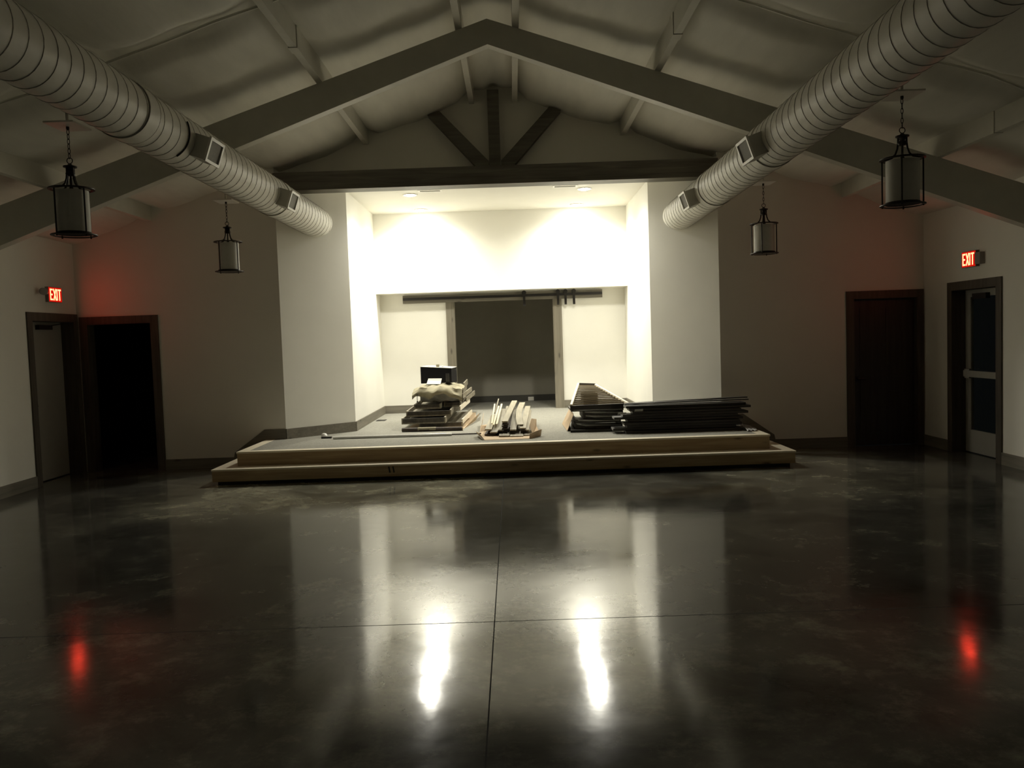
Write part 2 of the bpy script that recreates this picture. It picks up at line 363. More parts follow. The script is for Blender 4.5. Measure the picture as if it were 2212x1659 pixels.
# ---------------------------------------------------------------- timber tie beam and gable struts
def timber(name, label, mb): 
    o = mb.build(name, M['darkbeam']); return tag(o, label, 'beam')
tb = thing('tie_beam', (0, 11.5, 3.762), 'dark stained wooden tie beam across the stage opening', 'beam')
box(-O+.001, O-.001, 11.38, YG-.002, 3.775, 4.01).build('beam_body', M['darkbeam'], tb)
box(-O+.001, O-.001, 11.365, 11.395, 3.762, 3.782).build('edge_strip', M['darkbeam'], tb)['label'] = 'thin lower edge strip of the beam'
timber('king_post', 'dark upright post standing on the centre of the tie beam', MB().box(-.078, .078, 11.55, YG-.002, 4.01, 5.07))
timber('gable_brace', 'dark diagonal brace leaning left from the tie beam centre', MB().prism([(-.235, 4.012), (-.085, 4.012), (-.085, 4.11), (-.74, 4.81), (-.905, 4.76)], 11.56, YG-.002))
timber('gable_brace', 'dark diagonal brace leaning right from the tie beam centre', MB().prism([(.235, 4.012), (.085, 4.012), (.085, 4.11), (.77, 4.82), (.93, 4.765)], 11.56, YG-.002))

# ---------------------------------------------------------------- stage
S1, Y1, S2, Y2, R1 = 3.53, 9.952, 3.294, 10.19, .195
st = thing('stage_platform', (0, 10.6, 0), 'low two-step stage platform with bare pine risers and grey carpet', 'stage')
box(-S1+.05, S1-.05, Y1+.05, YW-.001, 0, .05).build('toe_kick', M['kick'], st)
mbr = MB().box(-S1, S1, Y1, Y1+.03, .045, R1-.02); mbr.build('front_riser', M['pine'], st)['label'] = 'lower front riser board of knotty pine'
box(-S2, S2, Y2, Y2+.03, R1, ZS-.02).build('front_riser', M['pine'], st)['label'] = 'upper front riser board of knotty pine'
for s in (-1, 1):
    box(*sorted((s*S1, s*(S1-.03))), Y1+.03, YW-.001, .045, R1-.02).build('side_riser', M['pine_y'], st)
    box(*sorted((s*S2, s*(S2-.03))), Y2+.03, YW-.001, R1, ZS-.02).build('side_riser', M['pine_y'], st)
    box(*sorted((s*(S1+.008), s*S2)), Y2, YW-.001, R1-.02, R1).build('side_tread', M['nosing'], st)
    box(*sorted((s*(S2+.008), s*(S2-.12))), Y2+.12, YW-.02, ZS-.02, ZS+.002).build('side_nosing', M['nosing'], st)
box(-S1-.008, S1+.008, Y1-.008, Y2, R1-.02, R1).build('front_tread', M['nosing'], st)
box(-S2-.008, S2+.008, Y2-.008, Y2+.12, ZS-.02, ZS+.002).build('front_nosing', M['nosing'], st)
mb = MB().prism([(-S2+.12, Y2+.12), (S2-.12, Y2+.12), (S2-.12, YW-.001), (O-.001, YW-.001), (A-.001, YP), (B-.001, YB), (B-.001, YN), (-B+.001, YN), (-B+.001, YB), (-A+.001, YP), (-O+.001, YW-.001), (-S2+.12, YW-.001)], ZS-.03, ZS, 'z')
mb.build('carpet_deck', M['carpet'], st)
# carpenter's pencil marks on the lower riser
for x in (-1.375, -1.325): MB().bar((x, Y1-.001, .09), (x-.012, Y1-.001, .165), .018, .003, (0, 1, 0)).build('pencil_mark', M['kick'], st)
box(OX0, OX1, YN, YN+.13, ZS-.02, ZS+.001).build('threshold', M['carpet'], st)

# ---------------------------------------------------------------- baseboards and skirts
BH = .142; BT = .018
mb = MB().box(-W, -W+BT, YR, 10.255, 0, BH); struct('baseboard_left', mb, 'trim_y')
struct('baseboard_right', MB().box(W-BT, W, YR, 9.62, 0, BH).box(W-BT, W, 10.81, YW, 0, BH), 'trim_y')
for s, nm, hx in ((-1, 'baseboard_back_left', 4.717), (1, 'baseboard_back_right', 4.763)):
    # floor run, vertical rise beside the steps, raked up to stage height, then level
    poly = [(s*hx, 0), (s*hx, BH), (s*3.76, BH), (s*3.745, .21), (s*3.32, ZS+BH), (s*O, ZS+BH), (s*O, 0)]
    struct(nm, MB().prism(poly, YW-BT, YW-.0005), 'trim_x')
def wallrun(name, p, q, z0, z1, m):
    p = Vector(p); q = Vector(q); d = (q-p).normalized(); n = Vector((-d.y, d.x)); 
    if n.dot(Vector((0, 13.5))-(p+q)/2) < 0: n = -n
    a, b, c, e = p, q, q+n*BT, p+n*BT
    return struct(name, MB().prism([tuple(a), tuple(b), tuple(c), tuple(e)], z0, z1, 'z'), m)
for s, nm in ((-1, 'left'), (1, 'right')):
    wallrun('baseboard_angled_'+nm, (s*O, YW), (s*A, YP), ZS, ZS+BH, 'trim_x')
    wallrun('baseboard_cheek_'+nm, (s*A, YP-.012), (s*B, YN), ZS, ZS+BH, 'trim_y')
struct('baseboard_niche_left', box(-B+BT, OX0-.14, YN-BT, YN, ZS, ZS+BH), 'trim_x')
struct('baseboard_niche_right', box(OX1+.14, B-BT, YN-BT, YN, ZS, ZS+BH), 'trim_x')

# ---------------------------------------------------------------- wide opening: casing and barn door track
cs = thing('opening_casing', (0, YN, ZS), 'grey stained wood casing boards either side of the wide stage opening', 'door casing')
box(OX0-.14, OX0, YN-.025, YN+.001, ZS, OZ).build('side_casing', M['trim_z'], cs)
box(OX1, OX1+.14, YN-.025, YN+.001, ZS, OZ).build('side_casing', M['trim_z'], cs)
for x0, x1 in ((OX0-.002, OX0+.018), (OX1-.018, OX1+.002)): box(x0, x1, YN-.02, YN+.14, ZS, OZ).build('jamb', M['trim_z'], cs)
tr = thing('barn_door_track', (0, YN-.05, 2.35), 'black barn door rail on a long grey stained header board', 'door track')
box(-1.79, 1.80, YN-.045, YN-.001, 2.345, 2.487).build('header_board', M['trim_x'], tr)
box(-1.785, 1.795, YN-.085, YN-.075, 2.40, 2.445).build('rail', M['black'], tr)
for x in (-1.6, -.8, 0, .8, 1.6): box(x-.012, x+.012, YN-.076, YN-.044, 2.41, 2.435).build('standoff', M['black'], tr)
hl = ['barn door roller hanger alone over the dark opening', 'barn door roller hanger over the right door casing', 'middle barn door roller hanger right of the casing', 'rightmost barn door roller hanger on the rail']
h0 = None
for k, x in enumerate((.392, 1.0, 1.135, 1.285)):
    z = 2.445
    if h0 is None:
        h0 = thing('roller_hanger', (x, YN-.08, 2.25), hl[0], 'hanger', 'barn door roller hangers on the rail')
        box(x-.022, x+.022, YN-.094, YN-.086, 2.235, z+.03).build('strap', M['black'], h0)
        c = MB(); n = 20
        c.add([(x+.038*math.cos(2*math.pi*i/n), yy, z+.028+.038*math.sin(2*math.pi*i/n)) for yy in (YN-.090, YN-.070) for i in range(n)],
              [tuple(range(n)), tuple(range(2*n-1, n-1, -1))]+[(i, (i+1) % n, (i+1) % n+n, i+n) for i in range(n)])
        c.build('wheel', M['black'], h0)
        for zz in (2.27, 2.33): MB().box(x-.01, x+.01, YN-.1, YN-.093, zz-.01, zz+.01).build('bolt', M['bronze'], h0)
    else: copy_thing(h0, (x, YN-.08, 2.25), hl[k])

# ---------------------------------------------------------------- recessed lamps and registers in the stage ceiling
for (x, y), l in zip(LAMPS, ('lit ceiling lamp over the left side of the stage, just behind the beam', 'lit ceiling lamp over the right side of the stage, just behind the beam', 'lit ceiling lamp close to the stage back wall on the left', 'lit ceiling lamp close to the stage back wall on the right')):
    t = thing('recessed_lamp', (x, y, ZC), l, 'ceiling lamp', 'recessed lamps over the stage')
    MB().lathe([(.088, -.004), (.092, -.012), (.112, -.01), (.117, 0)], (x, y, ZC)).build('trim_ring', M['plate'], t, smooth=True)
    MB().lathe([(.088, -.006), (.078, -.014), (.055, -.021), (.03, -.025), (0.001, -.026)], (x, y, ZC), 24).build('lens', M['lens'], t, smooth=True)
    ld = bpy.data.lights.new('lamp_light', 'SPOT'); ld.energy = SPOT_WATTS*(.88 if y < 13 else 1.0); ld.color = LAMP_COL; ld.spot_size = math.radians(164); ld.spot_blend = 1.0; ld.shadow_soft_size = .07
    lo = bpy.data.objects.new('lamp_light', ld); COL.objects.link(lo); lo.location = (0, 0, -.105); lo.parent = t
for x0, x1, l in ((-1.17, -.81, 'white ceiling air register near the left stage lamp'), (.83, 1.2, 'white ceiling air register near the right stage lamp')):
    t = thing('ceiling_register', ((x0+x1)/2, 12.42, ZC), l, 'air register', 'ceiling registers over the stage')
    z0, z1 = ZC-.012, ZC
    MB().box(x0, x1, 12.35, 12.385, z0, z1).box(x0, x1, 12.475, 12.51, z0, z1).box(x0, x0+.03, 12.385, 12.475, z0, z1).box(x1-.03, x1, 12.385, 12.475, z0, z1).build('frame', M['plate'], t)
    box(x0+.03, x1-.03, 12.385, 12.475, ZC-.003, ZC-.001).build('dark_grille', M['black'], t)
    for k in range(3): box(x0+.03, x1-.03, 12.402+k*.025, 12.408+k*.025, ZC-.009, ZC-.003).build('slat', M['seam'], t)

# ---------------------------------------------------------------- spiral ducts
def duct(s, label):
    X, Z, R = s*2.6, (3.34 if s > 0 else 3.41), .218
    sh = lambda y: (y-11.8)*(.0214 if s < 0 else -.0118)
    zh = lambda y: -(y-11.8)*.014
    t = thing('spiral_duct', (X, 6, Z-R), label, 'air duct', 'spiral ducts along the hall')
    n = 48
    def run(y0, y1, nm, r, m='duct', yend=None):
        mb = MB(); vs = []
        for e in (0, 1):
            for k in range(n):
                a = 2*math.pi*k/n; x = X+r*math.cos(a); z = Z+r*math.sin(a)
                y = (y0, y1)[e]
                if e and yend: y = YW + (O-abs(x))*(YP-YW)/(O-A) + .01
                vs.append((x+sh(y), y, z+zh(y)))
        mb.add(vs, [(k, (k+1) % n, (k+1) % n+n, k+n) for k in range(n)])
        return mb.build(nm, M[m], t, smooth=True)
    run(YR, 0, 'duct_body', R, 'duct', True)
    # helical lock seam, long thin raised rib
    pitch = .146; mb = MB(); pts = []; k = 0; y = .5
    while y < 12.6:
        a = 2*math.pi*(y/pitch)*s; x = X+(R+.0015)*math.cos(a); z = Z+(R+.0015)*math.sin(a)
        if y < YW + (O-abs(x))*(YP-YW)/(O-A)+.01: pts.append((x+sh(y), y, z+zh(y)))
        y += pitch/28
    mb.tube(pts, .0028, 4, caps=False); mb.build('lock_seam', M['seam'], t, smooth=True)
    for yc in (7.9 if s > 0 else 6.4, 10.02 if s < 0 else 9.95):
        run(yc-.09, yc+.09, 'coupling_band', R+.006)
        for e in (-.09, .09):
            MB().tube([(X+sh(yc)+(R+.006)*math.cos(2*math.pi*q/40), yc+e, Z+zh(yc)+(R+.006)*math.sin(2*math.pi*q/40)) for q in range(40)], .004, 6, closed=True).build('band_edge', M['seam'], t, smooth=True)
    return t
dl = duct(-1, 'white spiral air duct along the left side of the hall')
dr = duct(1, 'white spiral air duct along the right side of the hall')
def register(t, s, y0, y1, l):
    X, Z = s*2.6, (3.34 if s > 0 else 3.41)-(y0-11.8)*.014; a = math.radians(-19)
    ux = Vector((-s*math.cos(a), 0, math.sin(a))); uz = Vector((-s*math.sin(a)*-1*-1, 0, math.cos(a)))
    uz = Vector((0, 1, 0)).cross(ux).normalized()
    if uz.z < 0: uz = -uz
    C = Vector((X+(y0-11.8)*(.0214 if s < 0 else -.0118), 0, Z)); h = .105
    def P(r, y, v): return tuple(C + ux*r + uz*v + Vector((0, y, 0)))
    def bx(r0, r1, ya, yb, v0, v1):
        return MB().add([P(r0, ya, v0), P(r1, ya, v0), P(r1, yb, v0), P(r0, yb, v0), P(r0, ya, v1), P(r1, ya, v1), P(r1, yb, v1), P(r0, yb, v1)],
                        [(0,3,2,1),(4,5,6,7),(0,1,5,4),(1,2,6,5),(2,3,7,6),(3,0,4,7)])
    b = bx(.15, .33, y0+.01, y1-.01, -h+.008, h-.008).build('register_box', M['steel'], t); b['label'] = l
    f = MB()
    for q in ((y0, y1, -h, -h+.024), (y0, y1, h-.024, h), (y0, y0+.03, -h+.024, h-.024), (y1-.03, y1, -h+.024, h-.024)):
        m2 = bx(.325, .345, *q); f.add(m2.v, m2.f)
    ORG_b = ORG[t.name]; ORG[b.name] = ORG_b
    f.build('frame', M['plate'], b); bx(.328, .332, y0+.03, y1-.03, -h+.024, h-.024).build('grille', M['grille'], b)
register(dl, -1, 7.16, 7.49, 'nearer side register box on the duct')
register(dl, -1, 9.55, 9.88, 'farther side register box on the duct')
register(dr, 1, 7.47, 7.82, 'nearer side register box on the duct')
register(dr, 1, 10.02, 10.34, 'farther side register box on the duct')
arc = [(-2.702+.224*math.cos(a), 7.03, 3.477+.224*math.sin(a)) for a in [math.radians(-62+4*k) for k in range(22)]]
MB().tube(arc, .007, 6).build('saddle_gap', M['black'], dl, smooth=True)

# ---------------------------------------------------------------- lantern pendants
def lantern():
    x, y, z = -3.248, 10.125, 2.584
    t = thing('pendant_lantern', (x, y, z), '', 'pendant lamp', 'lantern pendants hung along the hall')
    def ring(r, zz, tr, nm, mm='bronze'): return MB().tube([(x+r*math.cos(2*math.pi*k/32), y+r*math.sin(2*math.pi*k/32), z+zz) for k in range(32)], tr, 8, closed=True).build(nm, M[mm], t, smooth=True)
    MB().lathe([(.15, -.004), (.168, 0), (.168, .008), (.15, .008), (.138, .004), (.138, 0), (.15, -.004)], (x, y, z)).build('bottom_ring', M['bronze'], t, smooth=True)
    MB().lathe([(.15, .352), (.168, .356), (.168, .364), (.15, .366), (.136, .36), (.136, .355), (.15, .352)], (x, y, z)).build('top_ring', M['bronze'], t, smooth=True)
    for k in range(4):
        a = math.radians(-27+90*k)
        MB().tube([(x+.146*math.cos(a), y+.146*math.sin(a), z+q) for q in (-.012, .36)], .0065, 8).build('upright', M['bronze'], t, smooth=True)
        p = [(.15, .358), (.11, .366), (.075, .375), (.05, .40), (.036, .44), (.03, .49), (.03, .525)]
        MB().tube([(x+r*math.cos(a), y+r*math.sin(a), z+q) for r, q in p], .0075, 8).build('curved_arm', M['bronze'], t, smooth=True)
    MB().lathe([(0, .35), (.012, .352), (.016, .37), (.008, .385), (.008, .46), (.03, .465), (.036, .48), (.03, .495), (.018, .5), (.026, .52), (.05, .528), (.05, .538), (.02, .545), (.012, .556), (0, .56)], (x, y, z)).build('collar', M['bronze'], t, smooth=True)
    MB().lathe([(.122, .012), (.122, .345), (.118, .345), (.118, .012), (.122, .012)], (x, y, z)).build('cylinder_shade', M['shade'], t, smooth=True)
    MB().lathe([(0, .008), (.126, .008), (.13, .014), (.126, .026), (.02, .026), (0, .03)], (x, y, z)).build('shade_base', M['bronze'], t, smooth=True)
    MB().tube([(x+.022*math.cos(2*math.pi*k/16), y, z+.58+.022*math.sin(2*math.pi*k/16)) for k in range(16)], .0035, 6, closed=True).build('hanging_loop', M['bronze'], t, smooth=True)
    c = MB(); zz = z+.598; k = 0
    while zz < z+.83:
        d = (1, 0) if k % 2 else (.25, .97)
        c.tube([(x+d[0]*.009*math.cos(q), y+d[1]*.009*math.cos(q), zz+.019+.023*math.sin(q)) for q in [2*math.pi*i/12 for i in range(12)]], .0028, 5, closed=True); zz += .037; k += 1
    c.build('chain', M['bronze'], t, smooth=True)
    MB().tube([(x, y, z+.82), (x, y, z+.842)], .012, 12).build('hook', M['bronze'], t, smooth=True)
    box(x-.115, x+.115, y-.14, y+.14, z+.842, z+.855).build('mounting_plate', M['plate'], t)
    MB().tube([(x, y, z+.854), (x, y, 3.94)], .011, 10).build('stem', M['steel'], t, smooth=True)
    return t
L0 = lantern(); L0['label'] = 'dark bronze lantern pendant, the farther one on the left side by the stage wall'
copy_thing(L0, (-3.25, 6.558, 2.584), 'dark bronze lantern pendant, the nearer and larger one on the left side')
copy_thing(L0, (3.248, 10.125, 2.584), 'dark bronze lantern pendant, the farther one on the right side by the stage wall')
copy_thing(L0, (3.25, 6.558, 2.60), 'dark bronze lantern pendant, the nearer and larger one on the right side')

# ---------------------------------------------------------------- doors
def casing_side(s, y0, y1, zt, parent):
    a, b = sorted((s*W, s*(W-.02)))
    c = .09
    box(a, b, y0-c, y0, 0, zt+c).build('side_casing', M['jamb'], parent); box(a, b, y1, y1+c, 0, zt+c).build('side_casing', M['jamb'], parent)
    box(a, b, y0, y1, zt, zt+c).build('head_casing', M['jamb'], parent)
    a, b = sorted((s*(W-.02), s*(W+T)))
    box(a, b, y0, y0+.018, 0, zt).build('jamb', M['jamb'], parent); box(a, b, y1-.018, y1, 0, zt).build('jamb', M['jamb'], parent)
    box(a, b, y0+.018, y1-.018, zt-.018, zt).build('head_jamb', M['jamb'], parent)
def door_struct(name, loc):
    o = bpy.data.objects.new(name, None); COL.objects.link(o); o.location = loc; ORG[o.name] = Vector(loc); o['kind'] = 'structure'; return o
# door_1: grey metal door in the left wall
d1 = door_struct('door_1', (-W, 10.85, 0)); casing_side(-1, *LD, d1)
leaf = box(-W-.2, -W-.16, LD[0]+.02, LD[1]-.02, .012, LD[2]-.02).build('door_leaf', M['door_metal'], d1)
for y0, y1, z0, z1 in ((10.55, 11.15, .25, .95), (10.55, 11.15, 1.1, 1.9)): box(-W-.16, -W-.152, y0, y1, z0, z1).build('raised_panel', M['door_metal'], leaf)
box(-W-.16, -W-.105, 10.72, 11.03, 1.98, 2.04).build('closer', M['black'], leaf)
MB().bar((-W-.11, 10.95, 2.03), (-W-.08, 11.2, 2.06), .025, .012).build('closer_arm', M['black'], leaf)
MB().tube([(-W-.16, 10.47, 1.0), (-W-.11, 10.47, 1.0), (-W-.11, 10.58, 1.0)], .011, 8).build('lever_handle', M['black'], leaf, smooth=True)
# door_2: open doorway in the left part of the back wall
d2 = door_struct('door_2', (-5.25, YW, 0))
def casing_back(x0, x1, zt, p, m, x_out_hi=.09, x_out_lo=.09):
    box(x0-x_out_lo, x0, YW-.02, YW, 0, zt+.09).build('side_casing', M[m], p); box(x1, x1+x_out_hi, YW-.02, YW, 0, zt+.09).build('side_casing', M[m], p)
    box(x0, x1, YW-.02, YW, zt, zt+.09).build('head_casing', M[m], p)
    box(x0, x0+.018, YW-.018, YW+.18, 0, zt).build('jamb', M[m], p); box(x1-.018, x1, YW-.018, YW+.18, 0, zt).build('jamb', M[m], p)
    box(x0+.018, x1-.018, YW-.018, YW+.18, zt-.018, zt).build('head_jamb', M[m], p)
casing_back(-5.71, -4.805, 2.06, d2, 'jamb')
MB().box(-6.6, -6.5, YW+.16, YW+3, 0, 2.6).box(-4.0, -3.9, YW+.16, YW+3, 0, 2.6).box(-6.6, -3.9, YW+3, YW+3.1, 0, 2.6).box(-6.6, -3.9, YW+.16, YW+3.1, 2.6, 2.7)
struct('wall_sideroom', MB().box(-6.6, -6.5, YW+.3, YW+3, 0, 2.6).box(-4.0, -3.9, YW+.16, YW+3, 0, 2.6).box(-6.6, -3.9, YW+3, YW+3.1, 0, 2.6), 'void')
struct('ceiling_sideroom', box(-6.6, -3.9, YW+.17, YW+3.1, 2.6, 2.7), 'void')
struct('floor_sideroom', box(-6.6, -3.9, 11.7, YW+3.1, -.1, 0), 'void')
# door_3: closed dark wood door right of the stage
d3 = door_struct('door_3', (5.3, YW, 0)); casing_back(4.852, 5.75, 2.06, d3, 'jamb', .075)
l3 = box(4.872, 5.73, YW+.07, YW+.11, .01, 2.04).build('door_leaf', M['door_dark'], d3)
for x0, x1, z0, z1 in ((4.98, 5.26, .2, .95), (5.34, 5.62, .2, .95), (4.98, 5.26, 1.1, 1.92), (5.34, 5.62, 1.1, 1.92)): box(x0, x1, YW+.062, YW+.07, z0, z1).build('raised_panel', M['door_dark'], l3)
MB().lathe([(0, 0), (.028, 0), (.028, .012), (0, .014)], (4.93, 0, 0)).v
hb = MB().tube([(4.93, YW+.07, .94), (4.93, YW+.02, .94), (5.03, YW+.015, .94)], .011, 8); hb.box(4.905, 4.955, YW+.055, YW+.07, .9, .98); hb.build('lever_handle', M['black'], l3)
# door_4: glazed exit door in the right wall
d4 = door_struct('door_4', (W, 10.2, 0)); casing_side(1, *RD, d4)
XD = W+.16; y0, y1 = RD[0]+.02, RD[1]-.02
lf = MB().box(XD, XD+.045, y0, y0+.12, .012, 2.08).box(XD, XD+.045, y1-.12, y1, .012, 2.08).box(XD, XD+.045, y0+.12, y1-.12, .012, .30).box(XD, XD+.045, y0+.12, y1-.12, 1.99, 2.08)
leaf4 = lf.build('door_leaf', M['door_metal'], d4)
box(XD+.018, XD+.026, y0+.12, y1-.12, .30, 1.99).build('glass_pane', M['glass'], leaf4)
pb = MB().box(XD-.06, XD-.03, y0+.03, y1-.05, .98, 1.06).box(XD-.04, XD, y0+.04, y0+.1, .97, 1.07).box(XD-.045, XD, y1-.16, y1-.05, .96, 1.08); pb.build('push_bar', M['door_metal'], leaf4)
box(XD-.055, XD, 10.15, 10.45, 1.96, 2.03).build('closer', M['black'], leaf4)
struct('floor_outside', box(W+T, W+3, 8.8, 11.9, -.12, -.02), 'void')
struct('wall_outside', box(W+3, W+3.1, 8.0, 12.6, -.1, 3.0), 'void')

# ---------------------------------------------------------------- exit signs
def exit_sign(s, yc, zc, label):
    t = thing('exit_sign', (s*W, yc, zc-.1), label, 'exit sign')
    xf = s*(W-.045); hy, hz = .155, .098
    box(*sorted((s*W, s*(W-.045))), yc-hy, yc+hy, zc-hz, zc+hz).build('housing', M['exit_box'], t)
    box(*sorted((xf, xf-s*.004)), yc-hy+.006, yc+hy-.006, zc-hz+.006, zc+hz-.006).build('red_panel', M['exit_face'], t)
    # letters: u runs left to right as seen from the room, v up
    def q(u, v, d): return (xf-s*(.004+d), yc+(u if s < 0 else -u), zc+v)
    def bar2(u0, v0, u1, v1, wdt):
        du, dv = u1-u0, v1-v0; n = math.hypot(du, dv); pu, pv = -dv/n*wdt/2, du/n*wdt/2
        pts = [(u0+pu, v0+pv), (u1+pu, v1+pv), (u1-pu, v1-pv), (u0-pu, v0-pv)]
        return [q(a, b, 0) for a, b in pts]+[q(a, b, .003) for a, b in pts]
    F = [(0,1,2,3),(7,6,5,4),(0,4,5,1),(1,5,6,2),(2,6,7,3),(3,7,4,0)]
    H = .074; k = .02
    def letter(nm, bars):
        mb = MB()
        for b in bars: mb.add(bar2(*b), F)
        o = mb.build('letter', M['exit_letter'], t); o['label'] = 'glowing letter '+nm
    letter('E', [(-.118, -H, -.118, H, k), (-.118, H-k/2, -.066, H-k/2, k), (-.118, 0, -.072, 0, k), (-.118, -H+k/2, -.066, -H+k/2, k)])
    letter('X', [(-.046, -H, .012, H, k), (-.046, H, .012, -H, k)])
    letter('I', [(.036, -H, .036, H, k)])
    letter('T', [(.095, -H, .095, H, k), (.062, H-k/2, .128, H-k/2, k)])
    return t
ex = exit_sign(-1, 10.87, 2.43, 'lit red EXIT sign on the left wall above the grey door')
MB().tube([(-W+.03, 10.7, 2.45), (-W+.06, 10.62, 2.45)], .022, 10).build('lamp_head', M['exit_box'], ex, smooth=True)
MB().tube([(-W+.06, 10.56, 2.46), (-W+.10, 10.52, 2.45)], .045, 14).build('lamp_head', M['exit_box'], ex, smooth=True)
MB().bar((-W+.02, 10.73, 2.45), (-W+.07, 10.56, 2.46), .02, .02).build('lamp_arm', M['exit_box'], ex)
ex2 = exit_sign(1, 10.25, 2.445, 'lit red EXIT sign on the right wall above the glazed door')
box(W-.06, W, 9.98, 10.09, 2.37, 2.51).build('battery_box', M['exit_box'], ex2)

# ---------------------------------------------------------------- outlets, switch
def plate(name, label, cat, mb, m='plate', det=None):
    o = mb.build(name, M[m]); return tag(o, label, cat)
def outlet_y(s, x, y, z, label):
    t = thing('wall_outlet', (x, y, z-.057), label, 'outlet')
    box(*sorted((x, x-s*.006)), y-.036, y+.036, z-.058, z+.058).build('cover_plate', M['plate'], t)
    for dz in (-.024, .024): box(*sorted((x-s*.006, x-s*.008)), y-.017, y+.017, z+dz-.014, z+dz+.014).build('socket', M['cream'], t)
outlet_y(-1, -2.223, 13.1, .435, 'white outlet in the left stage baseboard, nearer the front')
outlet_y(-1, -2.196, 14.55, .45, 'white outlet in the left stage baseboard, nearer the back corner')
outlet_y(1, 2.196, 14.5, .45, 'white outlet in the right stage baseboard near the back corner')
t = thing('wall_outlet', (.497, YI-.015, .36), 'pale outlet plate in the dark back room baseboard', 'outlet')
box(.44, .555, YI-.022, YI-.015, .375, .452).build('cover_plate', M['plate'], t)
for x in (.473, .522): box(x-.014, x+.014, YI-.024, YI-.022, .396, .43).build('socket', M['cream'], t)
t = thing('light_switch', (2.24, 12.6, 1.18), 'white light switch on the right stage side wall', 'light switch')
box(2.233, 2.239, 12.56, 12.635, 1.19, 1.31).build('cover_plate', M['plate'], t); box(2.228, 2.233, 12.588, 12.607, 1.235, 1.265).build('toggle', M['cream'], t)
t = thing('floor_box', (-2.06, 13.75, ZS), 'dark slot shaped floor outlet box in the stage carpet', 'floor outlet')
box(-2.14, -1.99, 13.62, 13.84, ZS, ZS+.006).build('lid', M['kick'], t); box(-2.12, -2.01, 13.64, 13.82, ZS+.006, ZS+.008).build('lid_insert', M['black'], t)

# ---------------------------------------------------------------- left pile: beam wraps running away from the hall
def trough(x0, x1, y0, y1, z0, h, label, m='beamwrap', cat='beam wrap', group='U-shaped beam wraps in the left pile', rot=0.0, tz=0.0, wall=.02):
    cx = (x0+x1)/2
    t = thing('beam_wrap', (cx, (y0+y1)/2, z0), label, cat, group)
    box(x0+wall, x1-wall, y0, y1, z0, z0+wall).build('face_board', M[m], t)
    box(x0, x0+wall, y0, y1, z0, z0+h).build('side_board', M[m], t)
    box(x1-wall, x1, y0, y1, z0, z0+h).build('side_board', M[m], t)
    eb = box(x0+wall, x1-wall, y0+.004, y0+.022, z0+wall, z0+h*.9).build('end_block', M['beamdark'], t); eb['label'] = 'end block with front shade in its dark colour'  # end faces away from the lamps; its shade is put into a darker colour
    if rot: t.rotation_euler.z = rot
    return t
LP = [(-1.27, -.62, 12.22, 14.6, .377, .08, 'lowest of its stack, set back under the others'),
      (-1.49, -.845, 12.08, 14.55, .457, .09, 'second up, sticking out furthest to the front'),
      (-1.47, -.80, 12.28, 14.7, .547, .085, 'third up, at the right edge of its stack'),
      (-1.375, -.965, 12.58, 14.4, .632, .075, 'narrow fourth one up before the paper sheet'),
      (-.955, -.69, 12.85, 14.75, .632, .075, 'slim one lying right of the narrow one'),
      (-1.29, -.70, 12.98, 14.8, .707, .085, 'just under the crumpled paper sheet'),
      (-1.25, -.66, 13.05, 14.7, .792, .08, 'under the topmost pair'),
      (-1.22, -.655, 13.5, 14.72, .872, .09, 'topmost behind the black carton')]
for k, (a, b, c, d, z, h, l) in enumerate(LP):
    trough(a, b, c, d, z, h, 'weathered beam wrap in the left pile, '+l, rot=(0, -.012, .01, .0, .015, -.01, .02, .01)[k])
for k, (x, y, z) in enumerate(((-.62, 13.3, .64), (-.6, 13.7, .80), (-.58, 13.1, .46), (-.565, 14.0, .72))):
    o = MB().bar((x-.05, y-.8, z-.01), (x+.03, y+.45, z+.02), .018, .07).build('loose_trim_strip', M['beamwrap' if k % 2 else 'cream'])
    tag(o, 'loose trim strip on the right flank of the left pile, '+('second up', 'topmost', 'lowest', 'third up, end poking out')[k], 'trim strip', 'trim strips beside the left pile')
# crumpled brown paper over the front of the pile
def sheet(name, m, nx, ny, fn, thick, label, cat):
    vs = []; fs = []
    for e in (0, 1):
        for j in range(ny+1):
            for i in range(nx+1):
                p = fn(i/nx, j/ny); vs.append((p[0], p[1], p[2]-e*thick))
    n = nx+1; k = n*(ny+1)
    for j in range(ny):
        for i in range(nx):
            a = j*n+i; fs.append((a, a+1, a+n+1, a+n)); fs.append((k+a, k+a+n, k+a+n+1, k+a+1))
    for i in range(nx): fs.append((i, k+i, k+i+1, i+1)); a = ny*n+i; fs.append((a, a+1, k+a+1, k+a))
    for j in range(ny): fs.append((j*n, (j+1)*n, k+(j+1)*n, k+j*n)); a = j*n+nx; fs.append((a, k+a, k+a+n, a+n))
    o = MB().add(vs, fs).build(name, M[m], None, smooth=True); return tag(o, label, cat)
def paper(u, v):
    # v 0 = front hanging edge, 1 = back on top
    x = -1.40 + .76*u; e = abs(u-.5)*2
    if v < .35: y = 12.62+.06*math.sin(u*9); z = .83+.11*(v/.35) - .0*e + .03*math.sin(u*11+1)
    else: y = 12.64+(v-.35)/.65*.85; z = .955+.03*math.sin(min(1, (v-.35)/.2)*math.pi/2)
    z += .011*math.sin(u*15+v*13)*(1-v*.6)+.008*math.sin(u*31-v*9)
    z -= .075*e**3
    if v < .35: y -= .05*math.sin(v/.35*math.pi)
    return x, y+.03*math.sin(u*7+v*5), z
sheet('paper_sheet', 'paper', 44, 26, paper, .004, 'crumpled tan paper sheet draped over the front of the left pile', 'paper')
def paper2(u, v):
    x = -1.31+.6*u; y = 12.88+.04*math.sin(u*8+v*3)-.05*v; z = .73+.13*v+.01*math.sin(u*21)
    return x, y, z
